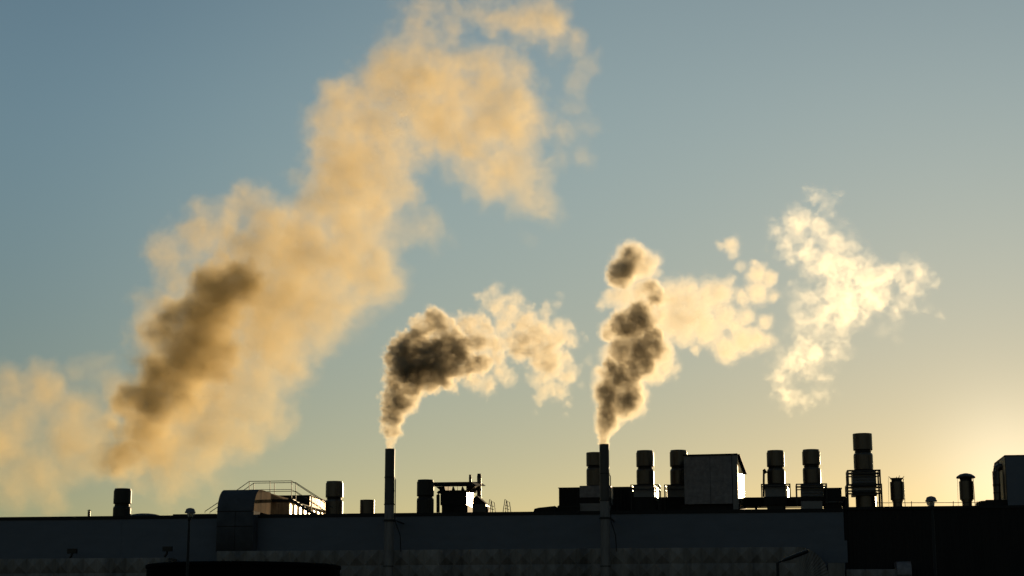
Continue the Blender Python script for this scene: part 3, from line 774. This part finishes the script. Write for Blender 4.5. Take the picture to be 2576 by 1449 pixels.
# ------------------------------------------------------------------ lamps
def street_lamp(label, xm, ytop, ybrim, yneck, Y, hw, mirror):
    c = P(xm, ybrim, Y); s = S(xm, ybrim, Y)
    px = xm + mirror * hw * .12
    pc = P(px, ybrim, Y)
    t = thing('street_lamp', label, 'street lamp', (pc.x, Y, 0), 'post-top street lamps')
    zb = c.z
    MB().lathe(pc.x, Y, [(0, .11), (zb - .95, .07), (zb - .95, .055), (zb - .35, .05)], 16, False).build('pole', M_pole, t)
    MB().lathe(pc.x, Y, [(zb - .5, .06), (zb - .4, .1), (zb - .02, .15)], 16, False).build('neck', M_pole, t)
    h = (ytop - ybrim) * -1 * s
    r = hw * s
    MB().lathe(c.x, Y, [(zb - .03, .01), (zb - .03, r), (zb + .04, r * 1.0), (zb + .06, r * .9), (zb + h * .62, r * .80), (zb + h * .8, r * .68), (zb + h * .97, r * .25), (zb + h, .01)], 10, False).build('hood', M_lamp, t)
    MB().lathe(c.x - mirror * r * .12, Y, [(zb - .02, r * .72), (zb - .16, r * .66), (zb - .27, r * .45), (zb - .32, .01)], 20, False).build('bowl', M_bowl, t)
    return t
street_lamp('post-top street lamp with domed hood in front of the left roof edge', 478.5, 1277.6, 1289.3, 1300, -35, 14, -1)
street_lamp('post-top street lamp poking above the black annexe roof, its bowl lit through', 2342.5, 1248, 1260.5, 1272, -35, 14.6, 1)
Y = -70.0
a, b, e = P(1956, 1415, Y), P(1964, 1412, Y), P(2036, 1385, Y)
t = thing('street_lamp', 'arm-mounted street lamp with long flat head before the diamond duct\'s elbow', 'street lamp', (a.x, Y, 0))
MB().tube([(a.x, Y, 0), (a.x, Y, a.z)], .055, 10).tube([(a.x, Y, a.z - .02), tuple(b)], .03, 8).build('pole', M_pole, t)
dv = (e - b)
h = MB()
for (f0, w0), (f1, w1) in zip(((0, .02), (.12, .055), (.35, .075), (.8, .075), (.97, .06)), ((.12, .055), (.35, .075), (.8, .075), (.97, .06), (1, .01))):
    for up in (1,):
        p, q = b + dv * f0, b + dv * f1
        n_ = 12
        R0 = [(p.x, p.y + 1.8 * w0 * math.cos(2 * math.pi * k / n_), p.z + w0 * math.sin(2 * math.pi * k / n_)) for k in range(n_)]
        R1 = [(q.x, q.y + 1.8 * w1 * math.cos(2 * math.pi * k / n_), q.z + w1 * math.sin(2 * math.pi * k / n_)) for k in range(n_)]
        h.add(R0 + R1, [(k, (k + 1) % n_, n_ + (k + 1) % n_, n_ + k) for k in range(n_)], True)
h.build('lamp_head', M_steel, t)

# ------------------------------------------------------------------ smoke
def vol_mat(name, color, aniso, absorb=(0, 0, 0)):
    m = bpy.data.materials.new(name)
    m.use_nodes = True
    n = m.node_tree
    n.nodes.clear()
    out = n.nodes.new('ShaderNodeOutputMaterial')
    pv = n.nodes.new('ShaderNodeVolumePrincipled')
    pv.inputs['Color'].default_value = (*color, 1)
    pv.inputs['Density'].default_value = 1.0
    pv.inputs['Anisotropy'].default_value = aniso
    pv.inputs['Absorption Color'].default_value = (*absorb, 1)
    n.links.new(pv.outputs[0], out.inputs['Volume'])
    return m

def smoke(name, label, blobs, Y, voxel, mat, seed, warp, rough, soft, dens=1.0, lean=0.0, ypow=0.45, clump=(0.25, 1.5), cr=(0.33, 0.66), csz=0.6, fine=0.0, curl=0.5):
    """blobs: (px, py, radius px, density). One puff of smoke as a density grid."""
    rnd = random.Random(seed)
    pts = []
    for (x, y, r, d) in blobs:
        c = P(x, y, Y)
        s = S(x, y, Y)
        dy = rnd.uniform(-ypow, ypow) * r * s + lean * (x - blobs[0][0]) * s
        k = (Y + dy - CY) / (Y - CY)
        c = P(x, y, Y + dy)
        pts.append((c, r * s * k, d * dens))
    lo = Vector([min(c[i] - r for c, r, d in pts) for i in range(3)])
    hi = Vector([max(c[i] + r for c, r, d in pts) for i in range(3)])
    org = Vector(pts[0][0])
    pad = 0.04 * (hi - lo).length
    lo -= Vector((pad,) * 3) + org
    hi += Vector((pad,) * 3) - org
    v = bpy.data.volumes.new(name)
    v.materials.append(mat)
    ob = bpy.data.objects.new(name, v)
    col.objects.link(ob)
    ob.location = org
    ob['label'], ob['category'] = label, 'smoke'
    ob['kind'] = 'thing'
    ng = bpy.data.node_groups.new(name + '_density', 'GeometryNodeTree')
    ng.interface.new_socket('Geometry', in_out='OUTPUT', socket_type='NodeSocketGeometry')
    N, L = ng.nodes, ng.links
    out = N.new('NodeGroupOutput')
    vc = N.new('GeometryNodeVolumeCube')
    vc.inputs['Min'].default_value = lo
    vc.inputs['Max'].default_value = hi
    for a, i in zip('XYZ', range(3)):
        vc.inputs['Resolution ' + a].default_value = max(8, int((hi[i] - lo[i]) / voxel))
    sm = N.new('GeometryNodeSetMaterial')
    sm.inputs['Material'].default_value = mat
    L.new(vc.outputs[0], sm.inputs[0])
    L.new(sm.outputs[0], out.inputs[0])
    pos = N.new('GeometryNodeInputPosition').outputs[0]
    def vmath(op, a, b=None, scale=None):
        n = N.new('ShaderNodeVectorMath'); n.operation = op
        for s_, x_ in zip(n.inputs, (a, b)):
            if x_ is None: continue
            if isinstance(x_, (tuple, Vector)): s_.default_value = x_
            else: L.new(x_, s_)
        if scale is not None: n.inputs['Scale'].default_value = scale
        return n.outputs['Value'] if op == 'DISTANCE' else n.outputs['Vector']
    def math_(op, *a):
        n = N.new('ShaderNodeMath'); n.operation = op
        for s_, x_ in zip(n.inputs, a):
            if isinstance(x_, (int, float)): s_.default_value = x_
            else: L.new(x_, s_)
        return n.outputs[0]
    def noise(vec, size, detail, rgh, color=False):
        n = N.new('ShaderNodeTexNoise')
        n.inputs['Scale'].default_value = 1.0 / size
        n.inputs['Detail'].default_value = detail
        n.inputs['Roughness'].default_value = rgh
        L.new(vec, n.inputs['Vector'])
        return n.outputs['Color'] if color else n.outputs[0]
    q = vmath('ADD', pos, (seed * 13.7, seed * 5.1, 3.3))
    wsz, wamp = warp
    c1 = vmath('SUBTRACT', noise(q, wsz, 2.0, 0.5, True), (0.5, 0.5, 0.5))
    p2 = vmath('ADD', pos, vmath('SCALE', c1, scale=wamp))
    c2 = vmath('SUBTRACT', noise(vmath('ADD', q, vmath('SCALE', c1, scale=wamp)), wsz * 0.3, 3.0, 0.55, True), (0.5, 0.5, 0.5))
    p2 = vmath('ADD', p2, vmath('SCALE', c2, scale=wamp * curl))
    c3 = vmath('SUBTRACT', noise(vmath('ADD', q, vmath('SCALE', c2, scale=wamp * curl)), wsz * 0.1, 3.0, 0.6, True), (0.5, 0.5, 0.5))
    p2 = vmath('ADD', p2, vmath('SCALE', c3, scale=wamp * curl * 0.45))
    nsz, namp = rough
    nn = math_('SUBTRACT', noise(vmath('ADD', q, vmath('SCALE', c2, scale=wamp * 0.5)), nsz, 7.0, 0.62), 0.5)
    if fine:
        n2 = math_('SUBTRACT', noise(vmath('ADD', q, vmath('SCALE', c2, scale=wamp * 0.8)), nsz * 0.33, 5.0, 0.62), 0.5)
        nn = math_('MULTIPLY_ADD', n2, fine, nn)
    acc = None
    for (c, r, d) in pts:
        dist = vmath('DISTANCE', p2, tuple(c - org))
        f = math_('MULTIPLY_ADD', nn, namp * (r * 0.75 + nsz * 0.12) * (1.4 - 0.4 * min(d / dens, 1.0)), dist)
        mr = N.new('ShaderNodeMapRange')
        mr.interpolation_type = 'SMOOTHSTEP'
        mr.inputs['From Min'].default_value = r
        mr.inputs['From Max'].default_value = r * (1 - min(0.98, soft * (2.0 - 1.0 * min(d / dens, 1.0))))
        mr.inputs['To Min'].default_value = 0.0
        mr.inputs['To Max'].default_value = d
        L.new(f, mr.inputs['Value'])
        acc = mr.outputs[0] if acc is None else math_('MAXIMUM', acc, mr.outputs[0])
    # finer clumps inside
    k = noise(vmath('ADD', q, vmath('SCALE', c2, scale=wamp)), nsz * csz, 6.0, 0.6)
    mr = N.new('ShaderNodeMapRange')
    for s_, x_ in (('From Min', cr[0]), ('From Max', cr[1]), ('To Min', clump[0]), ('To Max', clump[1])):
        mr.inputs[s_].default_value = x_
    L.new(k, mr.inputs['Value'])
    acc = math_('MULTIPLY', acc, mr.outputs[0])
    # a sharp cut-off keeps the grid sparse
    acc = math_('MAXIMUM', math_('SUBTRACT', acc, 0.004), 0.0)
    L.new(acc, vc.inputs['Density'])
    md = ob.modifiers.new('density', 'NODES')
    md.node_group = ng
    return ob

def crop(x0, y0, k, lst):
    return [(x0 + x * k, y0 + y * k, r * k, d) for (x, y, r, d) in lst]

W_ = 0.12   # thin wisp
M_ = 0.35   # hazy body
H_ = 1.0    # dense
stack2_blobs = crop(920, 690, 0.30682, [
 (198,1428,52,.9),(199,1408,52,.9),(199,1385,54,1.0),(200,1360,58,1.0),(205,1310,64,1.1),(210,1250,72,1.3),(210,1190,80,1.4),(230,1140,90,1.5),(215,1080,80,1.5),(290,1060,95,1.4),(350,1060,80,1.1),
 (210,960,85,1.2),(300,950,110,1.1),(390,970,90,.8),(250,860,100,1.6),(300,780,120,1.8),(220,690,75,1.7),(220,620,60,1.5),(330,650,140,1.8),(430,780,150,1.8),
 (400,880,110,1.5),(520,880,90,1.2),(560,780,150,1.7),(600,660,140,1.6),(500,640,140,1.7),(680,760,120,1.5),(640,860,90,1.1),
 (300,520,70,1.1),(400,520,90,1.4),(470,440,100,1.2),(560,370,95,1.1),(560,290,45,.5),(620,420,110,1.2),(700,520,110,1.3),(760,620,130,1.5),(820,720,110,1.3),(930,720,100,.9),
 (860,440,120,.65),(950,430,100,.6),(900,560,120,.6),(960,560,110,.6),(1050,600,100,.6),(1080,680,90,.5),(1150,560,90,.35),(1130,440,100,.35),(980,720,70,1.2),(930,690,60,1.3),(780,320,50,.2),
 (920,180,50,.2),(1060,150,80,.3),(1000,230,80,.3),(1100,260,110,.35),(1220,210,90,.3),(1280,180,50,.25),(1200,330,110,.35),(1330,260,60,.25),(1580,160,45,.15),(1570,260,60,.15),(1480,300,70,.2),
 (1300,420,130,.45),(1400,500,150,.5),(1280,580,140,.6),(1450,640,150,.55),(1430,560,120,.5),(1500,740,110,.5),(1560,520,110,.5),(1600,420,80,.3),(1660,450,70,.25),(1690,560,70,.25),(1500,760,120,.55),(1600,700,100,.4),(1650,840,80,.25),
 (1420,850,90,.3),(1480,950,90,.3),(1580,960,90,.25),(1400,1020,60,.2),(1640,1060,50,.2),(1380,1120,28,.15),(1640,1150,28,.15),(1700,800,70,.15),(1760,900,60,.1),(1800,520,50,.1),(1820,700,50,.1),
 (720,930,60,.4),(880,880,80,.4),(1000,900,90,.35),(1100,800,90,.35),(1180,850,70,.3),(560,960,50,.5),(1040,960,40,.25)])
stack3_blobs = crop(1456.7, 582.7, 0.38095, [
 (168,1402,44,1.1),(168,1386,44,1.1),(169,1368,48,1.2),(170,1343,52,1.2),(172,1310,56,1.2),(178,1275,66,1.3),(190,1235,76,1.4),(200,1190,80,1.4),(150,1230,45,.7),(270,1240,45,.5),(300,1190,55,.5),
 (215,1110,95,1.4),(190,1060,85,1.6),(215,1050,65,1.6),(260,990,50,1.6),(190,1120,60,1.6),(290,1150,95,1.1),(140,1010,60,.5),(240,980,95,1.1),(340,1060,90,1.2),(360,1110,75,1.6),(330,1150,55,1.5),(400,1160,60,.4),(420,1080,60,.35),
 (140,930,60,.5),(215,890,62,1.6),(160,930,45,1.5),(270,930,90,1.1),(330,930,100,1.3),(440,890,60,1.6),(430,900,100,.6),(350,960,50,1.3),(480,950,70,.35),(200,800,75,.35),(300,780,110,1.1),(420,790,125,1.3),(500,770,70,1.4),(540,790,95,.6),(570,880,80,.4),(520,960,60,.25),
 (200,660,72,.7),(190,690,50,1.3),(300,620,105,1.4),(390,600,105,1.6),(350,650,80,1.6),(450,620,70,1.6),(480,700,90,1.3),(400,520,80,1.4),(450,480,60,.8),(520,560,80,.5),(150,480,52,.3),(215,440,70,.35),(300,430,100,.4),(420,400,100,.5),(500,430,70,1.3),(470,370,60,1.1),(540,450,60,.5),
 (280,280,95,1.1),(310,240,90,1.4),(350,160,80,1.1),(330,170,95,.7),(330,110,55,.4),(420,230,105,.55),(500,200,60,.3),(520,280,50,.3),(240,330,60,.4),
 (620,450,130,.34),(620,600,130,.34),(720,420,120,.32),(760,560,140,.34),(860,430,120,.3),(850,650,120,.34),(950,400,85,.28),(960,560,105,.3),(980,780,95,.4),(1080,720,105,.4),(1180,710,80,.4),(1250,720,55,.35),(770,780,50,.28),(700,700,80,.3),(640,900,50,0.27),(650,970,30,.14),(560,960,50,0.27),
 (1000,90,55,0.297),(930,90,45,0.27),(1020,150,45,0.27),(1060,230,45,0.27),(1150,200,40,0.27),(1180,280,85,0.324),(1270,310,60,0.297),(1290,430,50,0.27),(1180,400,85,0.324),(1080,430,60,0.27),(1100,560,70,0.324),(1230,600,60,0.27),(1000,320,50,0.27),(1040,620,60,0.297)])
puff_blobs = crop(1840, 429.3, 0.44444, [
 (450,110,40,.15),(480,170,50,.18),(520,120,30,.1),(620,120,30,.1),(560,210,50,.15),(620,270,35,.15),(390,270,70,.25),(320,270,45,.2),(300,350,60,.25),(380,370,90,.3),(470,330,70,.25),(340,440,70,.25),(430,470,90,.28),
 (620,390,60,.25),(600,450,90,.3),(540,520,100,.3),(680,470,60,.28),(640,560,110,.35),(740,540,70,.3),(720,650,110,.4),(600,680,100,.35),(800,620,70,.3),(820,730,70,.5),(740,760,70,.45),(640,780,100,.4),(540,780,80,.3),
 (440,720,70,.2),(360,760,60,.15),(340,640,40,.1),(400,860,70,.2),(500,880,90,.3),(600,900,70,.25),(640,1000,50,.15),(560,1000,70,.25),(430,1060,90,.5),(330,1060,70,.35),(280,1150,60,.25),(280,1240,50,.25),(340,1280,60,.25),
 (400,1310,50,.25),(500,1260,50,.2),(550,1260,40,.2),(560,1180,40,.15),(480,1180,50,.18),(640,1060,30,.08),
 (860,600,60,.25),(920,580,60,.28),(980,530,40,.3),(1000,580,70,.35),(1060,610,60,.3),(1140,590,35,.15),(1150,650,40,.18),(1020,680,60,.18),(960,740,60,.18),(920,800,50,.15),(960,860,45,.08),(880,900,60,.06),(1080,700,40,.12),(1110,780,40,.12),(1120,860,30,.12),(1180,820,25,.15)])
big_blobs = [
 (560,650,40,1.1),(640,730,48,1.1),(440,760,40,0.9),(320,1010,45,1),(530,770,40,1.2),(420,900,110,0.45),(520,860,110,0.45),(390,1000,95,0.45),(590,760,100,0.45),
 (325,1140,66,0.95),(315,1185,42,0.3),(265,1120,60,0.4),(380,1180,60,0.25),(365,1115,75,1.05),
 (345,1080,62,1.04),(375,1030,78,1.25),(400,960,78,1.25),(450,960,92,1.18),(480,870,100,1.18),(520,800,100,1.25),(560,740,90,1.32),(600,710,70,1.25),(570,680,48,1.11),(430,830,70,1.05),(530,900,90,0.968),
 (420,1130,100,0.36),(500,1080,110,0.36),(570,1010,120,0.36),(620,930,110,0.36),(650,1030,70,0.252),(690,1050,55,0.216),(440,1200,70,0.216),(680,860,110,0.288),(640,970,105,0.324),(600,1090,85,0.252),(740,930,70,0.263),(520,1160,75,0.216),(960,700,70,0.216),(650,800,110,0.36),(860,760,80,0.252),(390,780,60,0.288),(350,1020,40,0.288),(350,1160,50,0.288),(345,910,50,0.263),(390,700,40,0.21),
 (420,640,60,0.252),(440,720,70,0.288),(500,600,70,0.288),(500,540,45,0.252),(560,560,70,0.324),(620,530,70,0.324),(660,520,50,0.288),(680,600,90,0.432),(620,640,100,0.432),(700,700,120,0.432),(760,620,110,0.504),(720,800,120,0.396),(800,760,120,0.36),(860,680,110,0.36),
 (900,600,110,0.36),(930,700,80,0.288),(960,640,50,0.263),(820,840,70,0.216),(780,870,50,0.21),(1000,710,40,0.126),(700,540,50,0.288),
 (790,520,60,0.288),(760,460,40,0.158),(860,500,100,0.432),(900,420,110,0.468),(850,380,90,0.36),(950,460,100,0.36),(980,390,90,0.288),(1010,480,50,0.216),(960,540,70,0.288),(840,310,70,0.252),(880,260,80,0.288),(840,230,50,0.216),(930,320,100,0.288),
 (960,220,90,0.324),(1000,170,80,0.288),(1070,200,100,0.432),(1060,130,50,0.216),(1050,280,100,0.288),(1150,230,90,0.432),(1130,320,110,0.288),(1200,160,60,0.216),(1240,190,80,0.324),(1310,180,50,0.252),(1300,250,70,0.288),(1240,300,110,0.36),(1310,330,70,0.288),
 (1200,390,90,0.288),(1290,420,90,0.288),(1340,470,60,0.216),(1370,520,45,0.263),(1250,470,60,0.263),(1140,420,60,0.126),(1300,510,50,0.189),
 (1080,30,56.25,0.22),(1060,80,62.5,0.22),(1120,20,50,0.22),(1180,20,50,0.22),(1250,40,56.25,0.252),(1320,50,62.5,0.315),(1380,40,62.5,0.252),(1380,100,50,0.22),(1130,80,50,0.189),(1010,20,37.5,0.11),
 (1450,110,43.75,0.158),(1480,160,40,0.126),(1460,210,35,0.105),(1510,130,20,0.063),(1460,270,40,0.105),(1480,310,35,0.084),(1430,330,40,0.105),(1400,300,35,0.0735),(1470,390,40,0.0735),(1400,400,40,0.105),(1410,340,40,0.084),
 (1040,570,50,0.126),(1090,560,35,0.105),(1130,590,30,0.084),(1080,600,30,0.084),(1320,600,25,0.0525)]
drift_blobs = [
 (190,1110,70,.5),(30,970,60,.2),(90,960,60,.25),(130,1000,60,.25),(60,1050,60,.25),(150,1060,60,.3),(200,940,50,.12),(240,920,40,.1),(30,1130,80,.3),(90,1180,80,.25),(220,1150,60,.4),(170,1190,50,.3),(140,1240,45,.25),
 (250,1080,50,.4),(290,970,50,.25),(20,1230,60,.2),(200,1050,60,.4),(-40,1100,90,.3),(260,1190,40,.2),(130,1280,25,.15)]
white = vol_mat('steam', (0.86, 0.78, 0.63), 0.60)
bright = vol_mat('bright_steam', (0.93, 0.87, 0.74), 0.66)
tan = vol_mat('tan_smoke', (0.93, 0.78, 0.48), 0.5)
G = 1.25
def grow(l, g=G, core=9.0): return [(x, y, r * ((g if d < core else 1.16) if r > 20 else 1.0), d * (1.35 if d < 0.3 else 1.0)) for (x, y, r, d) in l]
smoke('smoke_plume', 'thick dark smoke bending right from the chimney beside the flare-topped filter unit', grow(stack2_blobs), -3.3, 0.055, white, 3, (1.6, 0.9), (0.9, 1.7), 0.52, 2.15, fine=0.9, curl=0.6, clump=(0.38, 1.3), cr=(0.41, 0.60), csz=0.85)
smoke('smoke_plume', 'tall billowing smoke column rising from the chimney in front of the long penthouse', grow(stack3_blobs), -3.3, 0.055, white, 5, (1.4, 0.7), (0.7, 1.5), 0.45, 2.2, fine=0.9, curl=0.6, clump=(0.36, 1.3), cr=(0.41, 0.60), csz=1.0)
smoke('smoke_puff', 'bright detached ragged white smoke puff drifting above the tallest roof vent', grow(puff_blobs, 1.45), 6.0, 0.07, bright, 8, (2.0, 1.5), (1.1, 2.4), 0.75, 0.78, fine=0.9, curl=0.9, clump=(0.0, 1.7), cr=(0.40, 0.64), csz=1.1)
smoke('smoke_plume', 'huge golden brown smoke plume climbing diagonally far behind the factory', grow(big_blobs, 1.3, 0.9), 150.0, 0.24, tan, 11, (9.0, 6.0), (5.0, 1.6), 0.62, 0.36, ypow=0.6, clump=(0.5, 1.3), cr=(0.38, 0.62), csz=0.9, fine=0.45, curl=0.7)
smoke('smoke_cloud', 'low hazy tan smoke drifting just above the roof at the picture edge', grow(drift_blobs, 1.4), 150.0, 0.32, tan, 17, (9.0, 6.0), (5.0, 1.3), 0.8, 0.36, ypow=0.6, clump=(0.5, 1.3), curl=0.6)

for o in sc.objects:
    if '_o' in o: del o['_o']
